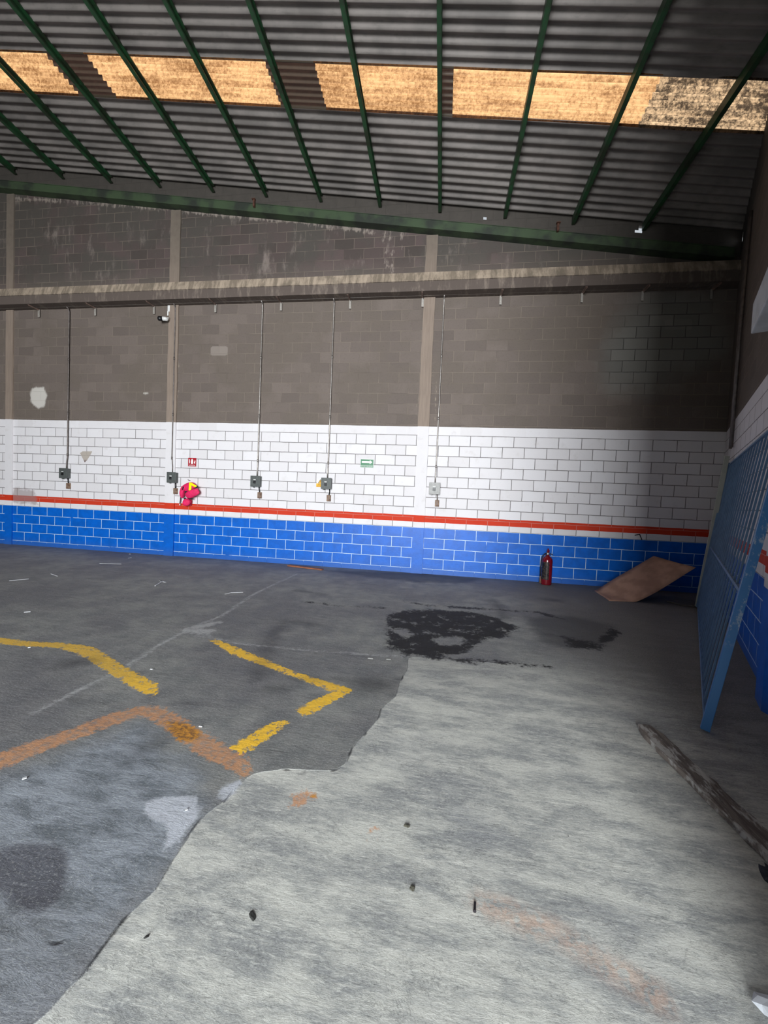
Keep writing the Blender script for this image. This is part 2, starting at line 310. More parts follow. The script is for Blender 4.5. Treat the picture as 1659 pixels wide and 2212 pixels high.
def floor_mat():
    k = NT('oil_stained_concrete'); p = k.pos()
    big = k.noise(p, .8, 5, .6); mid = k.noise(p, 4.5, 6, .65); fine = k.noise(p, 26, 6, .7); grit = k.noise(p, 160, 3, .6)
    sw = k.mapv(p, (1.1, 3.2, 1), (0, 0, math.radians(28))); brush = k.noise(sw, 22, 7, .78, .35); brush2 = k.noise(k.mapv(p, (.9, 2.4, 1), (0, 0, math.radians(24))), 2.4, 8, .74, .15)
    wj = k.M('MULTIPLY', k.M('SUBTRACT', fine, .5), .05); wl = k.M('MULTIPLY', k.M('SUBTRACT', mid, .5), .16)
    def mask(nm, amp=1.0, edge=.008, big_=0.0):
        v = k.M('ADD', k.attr(nm), k.M('MULTIPLY', wj, amp))
        if big_: v = k.M('ADD', v, k.M('MULTIPLY', wl, big_))
        return k.ramp(v, edge, -edge)
    # light brushed concrete
    lc = k.mix(k.ramp(brush2, .38, .62), lin(150, 152, 151), lin(206, 206, 198))
    lc = k.mix(k.M('MULTIPLY', k.ramp(brush, .5, .68), .6), lc, lin(224, 225, 217))
    lc = k.mix(k.M('MULTIPLY', k.ramp(brush, .46, .3), .55), lc, lin(118, 121, 120))
    lc = k.mix(k.M('MULTIPLY', k.ramp(big, .5, .68), .5), lc, lin(146, 149, 153))
    lc = k.mix(k.M('MULTIPLY', k.ramp(fine, .6, .72), .3), lc, lin(92, 94, 94))
    scr = k.noise(k.mapv(p, (3, 34, 1), (0, 0, math.radians(24))), 1.6, 6, .75, .2); lc = k.mix(k.M('MULTIPLY', k.ramp(scr, .54, .68), .5), lc, lin(232, 231, 222)); lc = k.mix(k.M('MULTIPLY', k.ramp(scr, .45, .32), .45), lc, lin(108, 111, 112))
    # old dark slab
    dc = k.mix(k.ramp(mid, .3, .7), lin(114, 116, 115), lin(144, 144, 140))
    dc = k.mix(k.M('MULTIPLY', k.ramp(big, .4, .6), .55), dc, lin(96, 94, 100))
    dc = k.mix(k.M('MULTIPLY', k.ramp(k.noise(k.mapv(p, (.6, 2.2, 1), (0, 0, .15)), 3, 6, .7), .56, .72), .5), dc, lin(70, 70, 72))
    # rough slate coloured area
    sl = k.noise(k.mapv(p, (1, 2.6, 1), (0, 0, math.radians(30))), 4, 9, .74, .25)
    sc = k.mix(k.ramp(sl, .34, .62), lin(100, 106, 112), lin(150, 156, 164)); sc = k.mix(k.M('MULTIPLY', k.ramp(big, .45, .62), .4), sc, lin(110, 110, 112))
    c = k.mix(k.ramp(k.M('ADD', k.attr('slate'), k.M('MULTIPLY', wl, 1.6)), .12, -.12), dc, sc)
    se = k.M('ADD', .004, k.M('MULTIPLY', k.ramp(k.sep(p)[0], .5, 1.4), .55))
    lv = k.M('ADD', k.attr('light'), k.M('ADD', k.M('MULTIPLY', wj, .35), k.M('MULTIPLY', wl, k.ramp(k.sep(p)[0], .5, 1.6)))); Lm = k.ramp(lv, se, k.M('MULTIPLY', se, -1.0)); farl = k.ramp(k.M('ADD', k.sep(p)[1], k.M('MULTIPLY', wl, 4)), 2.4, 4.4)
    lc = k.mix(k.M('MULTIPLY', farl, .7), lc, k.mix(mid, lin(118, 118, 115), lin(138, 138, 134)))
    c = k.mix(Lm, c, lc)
    c = k.mix(k.M('MULTIPLY', mask('chip', 1.2, .012), .85), c, k.mix(fine, lin(168, 172, 182), lin(222, 226, 234)))
    c = k.mix(k.M('MULTIPLY', mask('spot', .8, .02), .72), c, lin(66, 64, 72))
    c = k.mix(k.M('MULTIPLY', k.M('MULTIPLY', mask('fade', 2, .05, .5), k.ramp(fine, .4, .56)), .6), c, lin(212, 168, 140))
    jt = mask('joint', 2.2, .02, .5); c = k.mix(k.M('MULTIPLY', k.M('MULTIPLY', jt, k.ramp(mid, .3, .5)), .8), c, lin(180, 180, 180))
    c = k.mix(k.M('MULTIPLY', k.M('MULTIPLY', mask('scrape', .5, .01), k.ramp(fine, .35, .55)), .7), c, lin(190, 192, 196))
    # shade of the gate corner painted into the floor colour, in a dust tone
    gate_shade = k.M('ADD', k.sep(p)[0], k.M('ADD', k.M('MULTIPLY', k.sep(p)[1], .08), k.M('MULTIPLY', wl, 2.5))); gate_shade = k.ramp(gate_shade, 1.35, 2.5)
    c = k.mix(k.M('MULTIPLY', gate_shade, .7), c, k.mix(mid, lin(84, 80, 74), lin(104, 99, 92)))
    # hairline cracks and rubbed grain
    r1 = k.noise(k.mapv(p, (1, 1.7, 1), (0, 0, .5)), 2.2, 9, .7, .3); r1 = k.ramp(k.M('ABSOLUTE', k.M('SUBTRACT', r1, .5)), .008, .0)
    c = k.mix(k.M('MULTIPLY', k.M('MULTIPLY', r1, k.ramp(big, .4, .55)), .45), c, lin(62, 63, 64))
    gr = k.noise(p, 90, 4, .8); c = k.mix(k.M('MULTIPLY', k.ramp(gr, .52, .66), .3), c, lin(210, 212, 206)); c = k.mix(k.M('MULTIPLY', k.ramp(gr, .46, .34), .3), c, lin(70, 72, 72))
    # paint
    wear = k.ramp(k.M('ADD', k.noise(p, 15, 6, .78), k.M('MULTIPLY', k.attr('yellow'), 1.4)), .50, .56)
    ye = k.mix(mid, lin(255, 204, 40), lin(240, 190, 76)); ye = k.mix(k.M('MULTIPLY', k.ramp(fine, .5, .66), .4), ye, lin(190, 150, 80))
    lw = k.ramp(k.sep(p)[0], -1.9, -2.6)
    ye = k.mix(k.M('MULTIPLY', lw, .45), ye, lin(176, 148, 84))
    ym = k.M('MULTIPLY', mask('yellow', 2.4, .006), k.M('SUBTRACT', 1.0, k.M('MULTIPLY', wear, .8)))
    om = k.M('MULTIPLY', mask('orange', 3.2, .014, .25), k.M('SUBTRACT', 1.0, k.M('MULTIPLY', k.ramp(fine, .44, .62), .65)))
    c = k.mix(k.M('MULTIPLY', om, .78), c, k.mix(mid, lin(216, 152, 104), lin(192, 142, 98)))
    c = k.mix(k.M('MULTIPLY', mask('gold', 2, .02), .85), c, k.mix(k.ramp(fine, .4, .6), lin(214, 148, 34), lin(120, 76, 20)))
    c = k.mix(ym, c, ye)
    # oil and grime
    c = k.mix(k.M('MULTIPLY', k.ramp(k.M('ADD', k.attr('grime'), k.M('MULTIPLY', wl, 1.4)), .14, -.12), .6), c, lin(48, 47, 47))
    c = k.mix(k.M('MULTIPLY', k.ramp(k.M('ADD', k.attr('oil'), k.M('ADD', k.M('MULTIPLY', wj, 5.0), k.M('MULTIPLY', wl, 2.2))), .035, -.035), k.ramp(k.noise(p, 5.5, 7, .75), .36, .46)), c, k.mix(fine, lin(16, 16, 15), lin(40, 38, 36)))
    # slab edge crack
    ed = k.ramp(k.M('ADD', k.attr('edge'), k.M('MULTIPLY', wj, .25)), .012, .002)
    c = k.mix(k.M('MULTIPLY', ed, .85), c, lin(44, 44, 46))
    # pits and specks
    sp = k.ramp(k.noise(p, 70, 2, .5), .74, .78); c = k.mix(k.M('MULTIPLY', sp, .5), c, lin(220, 220, 222))
    pt = k.ramp(k.noise(k.mapv(p, (1, 1, 1), (0, 0, 0), (7, 3, 0)), 34, 2, .5), .76, .79); c = k.mix(k.M('MULTIPLY', pt, .7), c, lin(54, 52, 50))
    h = k.M('ADD', k.M('MULTIPLY', brush, .5), k.M('MULTIPLY', grit, .16)); h = k.M('ADD', h, k.M('MULTIPLY', k.M('MULTIPLY', sl, k.M('SUBTRACT', 1.0, Lm)), 2.2))
    h = k.M('SUBTRACT', h, k.M('MULTIPLY', Lm, .6)); h = k.M('SUBTRACT', h, k.M('MULTIPLY', ed, 1.2)); h = k.M('ADD', h, k.M('MULTIPLY', ym, .2))
    om_ = k.ramp(k.attr('oil'), .05, -.05)
    rough = k.M('SUBTRACT', k.M('ADD', .55, k.M('MULTIPLY', mid, .3)), k.M('MULTIPLY', om_, -.1))
    return k.fin(c, rough, k.bump(h, .010, .5), 0, .4)
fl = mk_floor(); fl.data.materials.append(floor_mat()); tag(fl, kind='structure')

# ------------------------------------------------------------ roof geometry
SLX, SLY, Z0 = -.147, -.0815, 6.827       # underside of the purlins
def zr(x, y, off=0): return Z0+SLX*x+SLY*(y-D)+off
SH = .12                                   # purlin depth below the sheets
YS0, YS1 = 5.44, 6.05                      # rooflight strip
def warp(t):
    t = np.mod(t, 1.0); return np.where(t < .74, t/.74*.5, .5+(t-.74)/.26*.5)
def phase(y): return np.where(y > YS1, (y-YS1)/.155, np.where(y < YS0, (y-YS0)/.129, (y-YS0)/.0872))
def sheet(xs, ys, extra=0, flat=False, wav=.0):
    def fn(X, Y):
        amp = .029
        Zv = zr(X, Y, SH+extra)+.03-amp*np.cos(2*np.pi*warp(phase(Y)))+wav*np.sin(X*1.7+Y*3)
        return np.stack([X, Y, Zv], 1)
    return grid_mesh('sheet', xs, ys, fn)
XR = 5.0
parts = []
for ys in (np.arange(-2.2, YS0+.02, .0129*1.25), np.append(np.arange(YS1-.01, 7.85, .0155), 7.85)):
    me_, P, F_ = sheet(np.array([-16, -12, -8, -4, 0, 2, XR+.1]), ys); parts.append((P, F_)); bpy.data.meshes.remove(me_)
# sheet beyond both ends of the rooflight strip
for xa, xb in ((-16, -12.0), (4.12, XR+.1)):
    me_, P, F_ = sheet(np.array([xa, xb]), np.arange(YS0-.01, YS1+.02, .00872)); parts.append((P, F_)); bpy.data.meshes.remove(me_)
off = 0; PP = []; FF = []
for P, F_ in parts: PP.append(P); FF.append(F_+off); off += len(P)
me = bpy.data.meshes.new('ceiling'); fill(me, np.concatenate(PP), np.concatenate(FF))
k = NT('corrugated_sheet'); p = k.pos(); n1 = k.noise(p, 1.2, 5, .6); n2 = k.noise(k.mapv(p, (1, 6, 1)), 5, 5, .7)
c = k.mix(k.ramp(n1, .35, .65), lin(134, 127, 122), lin(108, 103, 99)); c = k.mix(k.M('MULTIPLY', k.ramp(n2, .5, .7), .4), c, lin(92, 88, 84))
ceil = link('ceiling', me, k.fin(c, .6, None, 0, .3), smooth=True); tag(ceil, kind='structure')

def skymat(name, tint, tdark, lo, hi, tr):
    k = NT(name); p = k.pos(); n = k.noise(p, 24, 6, .8); n2 = k.noise(k.mapv(p, (.5, 9, 1)), 2.2, 4, .65); n3 = k.noise(p, 1.3, 4, .6)
    v = k.M('ADD', k.M('MULTIPLY', n, .62), k.M('ADD', k.M('MULTIPLY', n2, .38), k.M('MULTIPLY', k.M('SUBTRACT', n3, .5), .25)))
    col = k.mix(k.ramp(v, lo, hi), tdark, tint)
    endd = k.ramp(k.sep(p)[0], 3.3, 4.1); endn = k.ramp(k.noise(p, 9, 5, .7), .42, .6)
    t = k.new('ShaderNodeBsdfTranslucent'); k.put(t.inputs[0], col)
    s_ = k.new('ShaderNodeMixShader'); s_.inputs[0].default_value = tr
    k.put(k.b.inputs['Base Color'], (.22, .17, .12)); k.b.inputs['Roughness'].default_value = .45
    k.t.links.new(k.b.outputs[0], s_.inputs[1]); k.t.links.new(t.outputs[0], s_.inputs[2]); k.t.links.new(s_.outputs[0], k.out.inputs[0]); return k.m
SKY = skymat('amber_fibreglass', (.90, .55, .27), (.26, .12, .045), .36, .62, .92)
SKD = skymat('dirty_fibreglass', (.05, .028, .022), (.02, .012, .011), .35, .7, .7)
SKE = skymat('sooty_fibreglass', (.8, .56, .34), (.07, .05, .035), .44, .62, .85)
def panel(x0, x1, mat, label, flat, wav=0, grp=None):
    me_, P, F_ = sheet(np.linspace(x0, x1, max(3, int((x1-x0)/.15))), np.arange(YS0-.01, YS1+.015, .00872), flat*.0, False, wav)
    fill(me_, P, F_); me_.name = 'skylight_panel'; o = link('skylight_panel', me_, mat, smooth=True)
    return tag(o, label, 'skylight', grp)
G = 'rooflight sheets in the amber strip'
panel(-12.0, -6.42, SKY, 'amber translucent roof sheet at the left edge of the photo', 0, 0, G)
panel(-5.70, -2.80, SKY, 'amber translucent roof sheet second from the left, crossed by two green purlins', 0, 0, G)
panel(-2.06, -.30, SKY, 'short amber translucent roof sheet, third from the left in the strip', 0, 0, G)
panel(-.13, 2.42, SKY, 'long amber translucent roof sheet right of the vertical-looking purlin', 0, .004, G)
panel(2.42, 4.12, SKE, 'half blackened amber roof sheet at the right end of the strip', 0, .010, G)
G2 = 'darkened sheets between the amber rooflights'
panel(-6.42, -5.70, SKD, 'dark sooty roof sheet between the first and second amber sheets', 0, 0, G2)
panel(-2.80, -2.06, SKD, 'dark sooty roof sheet between the second and third amber sheets', 0, 0, G2)
panel(-.30, -.13, SKD, 'narrow dark gap sheet beside the vertical-looking purlin', 0, 0, G2)

GRN = simple('green_painted_steel', lin(34, 74, 44), .5, 0, .45, 5, lin(38, 50, 34))
GRN2 = simple('green_rafter_paint', lin(62, 78, 54), .7, 0, .3, 2.5, lin(44, 50, 42))
def make_purlin():
    bm = bmesh.new()    # C section: web, flanges, lips; runs from y=-2 to the gable
    y0, y1 = -2.15, D-.03
    def seg(xa, xb, za, zb_):
        A = [(xa, za), (xb, za), (xb, zb_), (xa, zb_)]
        hexa(bm, [(x, y0, zr(0, y0, z)-Z0) for x, z in A]+[(x, y1, zr(0, y1, z)-Z0) for x, z in A])
    seg(-.03, -.025, .002, .122); seg(-.03, .03, 0, .005); seg(-.03, .03, .119, .124); seg(.026, .03, 0, .02); seg(.026, .03, .104, .124)
    me = bpy.data.meshes.new('roof_purlin'); bmesh.ops.recalc_face_normals(bm, faces=bm.faces); bm.to_mesh(me); bm.free(); me.materials.append(GRN); return me
pme = make_purlin()
ordn = ['first', 'second', 'third', 'fourth', 'fifth', 'sixth', 'seventh', 'eighth', 'ninth', 'tenth', 'eleventh', 'twelfth', 'thirteenth', 'fourteenth']
px_ = [-10.9, -9.72, -8.50, -7.32, -6.16, -4.95, -3.79, -2.65, -1.46, -.31, .89, 2.09, 3.27]
for i, x in enumerate(px_):
    o = bpy.data.objects.new('roof_purlin', pme); COL.objects.link(o); o.location = (x, 0, zr(x, D))
    tag(o, 'green steel roof purlin, %s from the left where they meet the block wall' % ordn[i], 'roof beam', 'green purlins under the roof')

# ------------------------------------------------------------ back wall
def mk_back():
    xs = np.arange(-16, 4.86+.001, .06); xs[-1] = 4.86; nz = 150
    T = np.linspace(0, 1, nz)
    me, P, F_ = grid_mesh('wall_back', xs, T, lambda X, t: np.stack([X, X*0+D, t*(zr(X, D, .20))], 1))
    Q = P[:, [0, 2]]
    # daylight leaks under the eaves
    cen = Q[F_].mean(1); 
    holes = [WL(1050, 470)[[0, 2]], WL(1389, 489)[[0, 2]]]
    keep = np.ones(len(F_), bool)
    hp = [[(.53, 6.70), (.56, 6.70), (.575, 6.80), (.545, 6.80)], [(3.16, 6.36), (3.23, 6.36), (3.33, 6.50), (3.28, 6.52)]]
    wp = lambda L: [WL(*q)[[0, 2]] for q in L]
    x = Q[:, 0]
    u = np.where(x < -5.79, -(-9.853), np.where(x < -.43, 5.353, -.0767))+.2
    setattr_(me, 'along', x+u+40, False)
    setattr_(me, 'clean', sd_poly(Q, wp([(1330, 700), (1400, 640), (1530, 650), (1555, 760), (1480, 800), (1400, 850), (1330, 830), (1310, 760)])))
    setattr_(me, 'blob', np.minimum.reduce([sd_poly(Q, wp([(70, 838), (95, 836), (102, 855), (95, 880), (80, 882), (66, 868), (66, 850)])), sd_line(Q, wp([(310, 849), (318, 850)]), .01)]))
    setattr_(me, 'pale', np.minimum.reduce([sd_line(Q, wp([(30, 428), (200, 438), (400, 455), (520, 470), (640, 478), (740, 492), (810, 502)]), .02), sd_line(Q, wp([(480, 440), (620, 462), (760, 478)]), .0), sd_line(Q, wp([(828, 500), (838, 600)]), .0), sd_line(Q, wp([(845, 500), (850, 600)]), .0), sd_line(Q, wp([(868, 500), (870, 540)]), -.02)]))
    lm = [sd_line(Q, wp([(930, 800), (900, 860), (896, 918)]), -.02), sd_line(Q, wp([(938, 800), (942, 870), (938, 918)]), -.02), sd_line(Q, wp([(385, 640), (387, 760), (384, 860)]), -.03)]
    setattr_(me, 'lime', np.minimum.reduce(lm))
    setattr_(me, 'patch', np.minimum(sd_poly(Q, wp([(455, 748), (492, 748), (492, 768), (455, 768)])), sd_poly(Q, wp([(1436, 690), (1495, 690), (1495, 712), (1436, 712)]))))
    setattr_(me, 'tri', sd_poly(Q, wp([(171, 975), (200, 975), (184, 1001)])))
    setattr_(me, 'smear', sd_poly(Q, wp([(22, 1085), (30, 1052), (75, 1058), (84, 1092)])))
    setattr_(me, 'drip', np.minimum.reduce([sd_line(Q, wp([(a, b), (c_, d_)]), .01) for a, b, c_, d_ in ((176, 1026, 175, 1036), (210, 1028, 209, 1038), (258, 1019, 264, 1020), (278, 1019, 284, 1020), (258, 1035, 264, 1036), (278, 1035, 286, 1037))]))
    for h in hp:
        dd = sd_poly(cen, h); keep &= dd > 0.006
    fill(me, P, F_[keep])
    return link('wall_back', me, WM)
wb = mk_back(); tag(wb, kind='structure')

# right wall: runs obliquely towards the doorway
N = np.array([.885, -.4656]); DR = np.array([.4656, .885]); CW = .7007
def rw(t, o=0): # t = metres from the back corner towards the camera, o = offset into the room
    yc = D; xc = (CW+.4656*D)/.885; return np.array([xc, yc])-DR*t-N*o
def mk_right():
    ts = np.arange(-.1, 5.06, .08); T = np.linspace(0, 1, 90)
    def fn(A, t):
        X = rw(0)[0]-DR[0]*A; Y = D-DR[1]*A; return np.stack([X, Y, t*zr(X, Y, .22)], 1)
    me, P, F_ = grid_mesh('wall_right', ts, T, fn)
    A = np.tile(ts, len(T))
    setattr_(me, 'along', 40-A, False)
    Q = np.stack([A, P[:, 2]], 1); cen = Q[F_].mean(1); keep = np.ones(len(F_), bool)
    def rt(px, py):
        q = onp(px, py, (N[0], N[1], 0), CW); return ((rw(0)-q[:2])@DR, q[2])
    for px, py, r_ in ((1604, 511, .07), (1597, 541, .05)): keep &= np.hypot(*(cen-np.array(rt(px, py))).T) > r_
    fill(me, P, F_[keep])
    return link('wall_right', me, WM2), rt
wr, RT = mk_right(); tag(wr, kind='structure')
# the shell behind the camera: left wall and front wall around the vehicle doorway
plain = simple('rendered_wall', lin(150, 146, 142), .8, 0, .2, 3)
bm = bmesh.new(); box(bm, (-16, 2.8, 4.6), (.2, 10.2, 9.4)); tag(bobj('wall_left', bm, plain), kind='structure')
bm = bmesh.new()
YF = -2.15
box(bm, (-11.4, YF, 4.9), (9.2, .25, 9.8)); box(bm, (3.46, .64, 3.9), (5.08, .25, 7.8)); box(bm, (1.04, -.69, 3.9), (.24, 2.9, 7.8))  # right boxes: unseen wall and jamb, set forward to shade the right side
hexa(bm, [(-8.8, YF-.12, 5.8), (1.24, YF-.12, 5.8), (1.24, YF+.12, 5.8), (-8.8, YF+.12, 5.8), (-8.8, YF-.12, zr(-8.8, YF, .2)), (1.24, YF-.12, zr(1.24, YF, .2)), (1.24, YF+.12, zr(1.24, YF, .2)), (-8.8, YF+.12, zr(-8.8, YF, .2))])
tag(bobj('wall_front', bm, plain), kind='structure')

# doorway pier at the near end of the right wall
PA = np.array([2.43, 3.27]); vd = np.array([-.145, .989])
bm = bmesh.new()
P1 = rw(5.0); A_ = [PA, PA-vd*1.35+np.array([.0, 0]), PA-vd*1.35+np.array([1.2, .2]), P1+np.array([.3, .05]), PA+np.array([.12, .23])]
bot = [bm.verts.new((x, y, 0)) for x, y in A_]; top = [bm.verts.new((x, y, zr(x, y, .2))) for x, y in A_]
bm.faces.new(bot); bm.faces.new(top[::-1])
for i in range(5): bm.faces.new((bot[i], bot[(i+1) % 5], top[(i+1) % 5], top[i]))
tag(bobj('wall_doorway', bm, PM), kind='structure')
# boxed beam end mounted high by the pier
bm = bmesh.new(); a = onp(1624, 690, (0, 1, 0), 3.2)[:2]; b = a-DR*1.5; e = N*.35; zt_, zb2 = onp(1624, 655, (0, 1, 0), 3.2)[2], onp(1624, 722, (0, 1, 0), 3.2)[2]
q = [a, b, b+e, a+e]
hexa(bm, [(x, y, zb2) for x, y in q]+[(x, y, zt_) for x, y in q])
tag(bobj('beam_casing', bm, simple('pale_grey_render', lin(196, 198, 200), .7, 0, .15, 8), bev=.008), 'pale grey boxed beam end jutting in high at the right edge', 'beam casing')

# ------------------------------------------------------------ pillars, beam, rafter
PILL = [(-9.86, .19, 'plain concrete pillar at the far left edge of the block wall'), (-5.79, .225, 'concrete wall pillar beside the security camera, painted white and blue below'), (-.43, .215, 'concrete wall pillar between the green arrow sign and the rightmost switch box')]
for x, wd, lab in PILL:
    bm = bmesh.new(); n = 24
    zt = zr(x, D, -.42); prev = None
    rr = random.Random(int(-x*10))
    for i in range(n):
        z0, z1 = zt*i/n, zt*(i+1)/n
        vs = [bm.verts.new((sx*wd/2+(rr.random()-.5)*.008, y, z0)) for sx, y in ((-1, .05), (-1, -.028), (1, -.028), (1, .05))] if prev is None else prev
        nx = [bm.verts.new((sx*wd/2+(rr.random()-.5)*.010, y, z1)) for sx, y in ((-1, .05), (-1, -.028), (1, -.028), (1, .05))]
        for j in range(4): bm.faces.new((vs[j], vs[(j+1) % 4], nx[(j+1) % 4], nx[j]))
        prev = nx
    bm.faces.new(prev)
    o = bobj('concrete_pillar', bm, PM, loc=(x, D, 0)); tag(o, lab, 'pillar', 'concrete pillars in the block wall')
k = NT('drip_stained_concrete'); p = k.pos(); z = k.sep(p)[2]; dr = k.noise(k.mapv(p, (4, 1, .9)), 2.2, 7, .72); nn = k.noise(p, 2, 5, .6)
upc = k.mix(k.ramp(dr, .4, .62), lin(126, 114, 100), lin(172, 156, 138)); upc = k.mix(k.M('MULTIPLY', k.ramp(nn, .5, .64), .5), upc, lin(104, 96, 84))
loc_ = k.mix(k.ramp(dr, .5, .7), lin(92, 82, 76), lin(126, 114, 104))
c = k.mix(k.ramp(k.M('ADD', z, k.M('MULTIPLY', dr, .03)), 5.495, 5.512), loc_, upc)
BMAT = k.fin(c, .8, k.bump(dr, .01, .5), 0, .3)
bm = bmesh.new(); n = 60; prev = None; rr = random.Random(2)
for i in range(n+1):
    x = -16+(4.86+16)*i/n; j = (rr.random()-.5)*.006
    ring = [bm.verts.new((x, y, z)) for y, z in ((D+.02, 5.31), (7.43+j, 5.31), (7.43+j, 5.485), (7.415+j, 5.49), (7.47+j, 5.67), (D+.02, 5.70))]
    if prev:
        for a in range(6): bm.faces.new((prev[a], prev[(a+1) % 6], ring[(a+1) % 6], ring[a]))
    prev = ring
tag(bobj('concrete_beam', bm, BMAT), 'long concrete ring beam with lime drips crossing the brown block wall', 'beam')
# green rafter along the gable
bm = bmesh.new()
for i in range(20):
    x0 = -15.85+i*(20.5/20); x1 = x0+20.5/20
    for ya, yb, za, zb_ in ((7.52, D-.002, -.235, -.245), (7.52, D-.002, -.395, -.405), (7.53, 7.54, -.24, -.40)):
        hexa(bm, [(x0, ya, zr(x0, D, za)), (x1, ya, zr(x1, D, za)), (x1, yb, zr(x1, D, za)), (x0, yb, zr(x0, D, za)), (x0, ya, zr(x0, D, zb_)), (x1, ya, zr(x1, D, zb_)), (x1, yb, zr(x1, D, zb_)), (x0, yb, zr(x0, D, zb_))])
tag(bobj('steel_rafter', bm, GRN2), 'mossy green steel channel sloping along the top of the block wall', 'roof beam')
# bolts/stub plates on the rafter
RUST = simple('rusty_steel', lin(92, 58, 44), .8, 0, .4, 30)
for px, py, lab in ((549, 440, 'rusty upright stub under the green channel, left of centre'), (1205, 492, 'dark steel stub under the green channel, right of centre')):
    q = WL(px, py, 7.5); bm = bmesh.new(); box(bm, (0, 0, 0), (.035, .05, .13)); box(bm, (0, -.02, .07), (.07, .06, .012))
    tag(bobj('steel_stub', bm, RUST, loc=tuple(q)), lab, 'bracket')

# ------------------------------------------------------------ pipe brackets, conduits, switch boxes
PALE = simple('pale_galvanised', lin(176, 170, 162), .45, .3, .2, 20); STRUT = simple('dark_strut_steel', lin(126, 104, 94), .6, .0, .3, 20)
GALV = simple('galvanised_conduit', lin(168, 162, 156), .38, .7, .25, 15); GALD = simple('grimy_conduit', lin(118, 110, 106), .5, .5, .3, 9)
def make_bracket():
    r = empty('pipe_bracket', (0, 0, 0), '', 'bracket', 'pipe brackets hanging below the concrete beam')
    bm = bmesh.new(); bar(bm, (0, 7.44, 5.300), (0, D-.03, 5.300), .035, .006); bar(bm, (.015, 7.44, 5.287), (.015, D-.03, 5.287), .005, .028)
    bobj('arm', bm, STRUT, r)
    bm = bmesh.new(); bar(bm, (0, D-.035, 5.305), (0, D-.035, 5.135), .03, .008, (0, 1, 0)); bar(bm, (.013, D-.03, 5.30), (.013, D-.03, 5.135), .025, .005, (0, 1, 0))
    bobj('tail_plate', bm, PALE, r, ); return r
bk = make_bracket(); chs = [c for c in bpy.data.objects if c.parent == bk]
bx = [-10.5, -9.09, -7.665, -6.25, -4.84, -3.41, -1.98, -.56, .885, 2.31, 3.32, 4.42]
for i, x in enumerate(bx[1:]):
    if i == 0: r = bk
    else:
        r = bk.copy(); COL.objects.link(r)
        for c in chs: d = c.copy(); COL.objects.link(d); d.parent = r
    r.location = (x, 0, 0); r['label'] = 'small steel pipe bracket under the concrete beam, %s from the left' % ordn[i]
bm = bmesh.new(); tube(bm, [(-11.5, 7.60, 5.318), (-5.7, 7.61, 5.32), (-2, 7.6, 5.318), (1, 7.605, 5.322), (4.5, 7.60, 5.32)], .013)
tag(bobj('conduit_pipe', bm, GALV, smooth=True), 'long thin horizontal metal pipe carried on brackets under the beam', 'pipe')
BOX = simple('dark_grey_enclosure', lin(88, 92, 90), .5, .1, .2, 20); BOXL = simple('light_grey_enclosure', lin(146, 145, 142), .5, .1, .2, 20)
BLK = simple('black_plastic', lin(22, 22, 24), .4); WHT = simple('white_plastic', lin(225, 225, 222), .4, 0, .08)
RUB = simple('rusty_outlet_plate', lin(140, 116, 92), .6, 0, .45, 22, lin(96, 68, 56))
sw = [(-8.35, 1.685, -8.305, -8.28, 1.405, 'dark grey switch box left of the bare triangle mark, with a conduit above it', BOX),
      (-5.71, 1.685, -5.745, -5.65, 1.40, 'dark grey switch box on the painted pillar, left of the pink bag', BOX),
      (-3.815, 1.675, -3.80, -3.74, 1.392, 'dark grey switch box standing alone on the white wall', BOX),
      (-2.31, 1.688, -2.30, -2.262, 1.397, 'dark grey switch box touching the yellow warning sign', BOX),
      (-.157, 1.675, -.15, -.098, 1.393, 'lighter grey switch box right of the second white pillar', BOXL)]
def helix_bend(x0, xt, ztop, zb_):
    return [(x0, D-.035, ztop), (x0, D-.035, zb_+.35), (x0+(xt-x0)*.3, D-.03, zb_+.25), (xt, D-.03, zb_+.12), (xt, D-.03, zb_)]
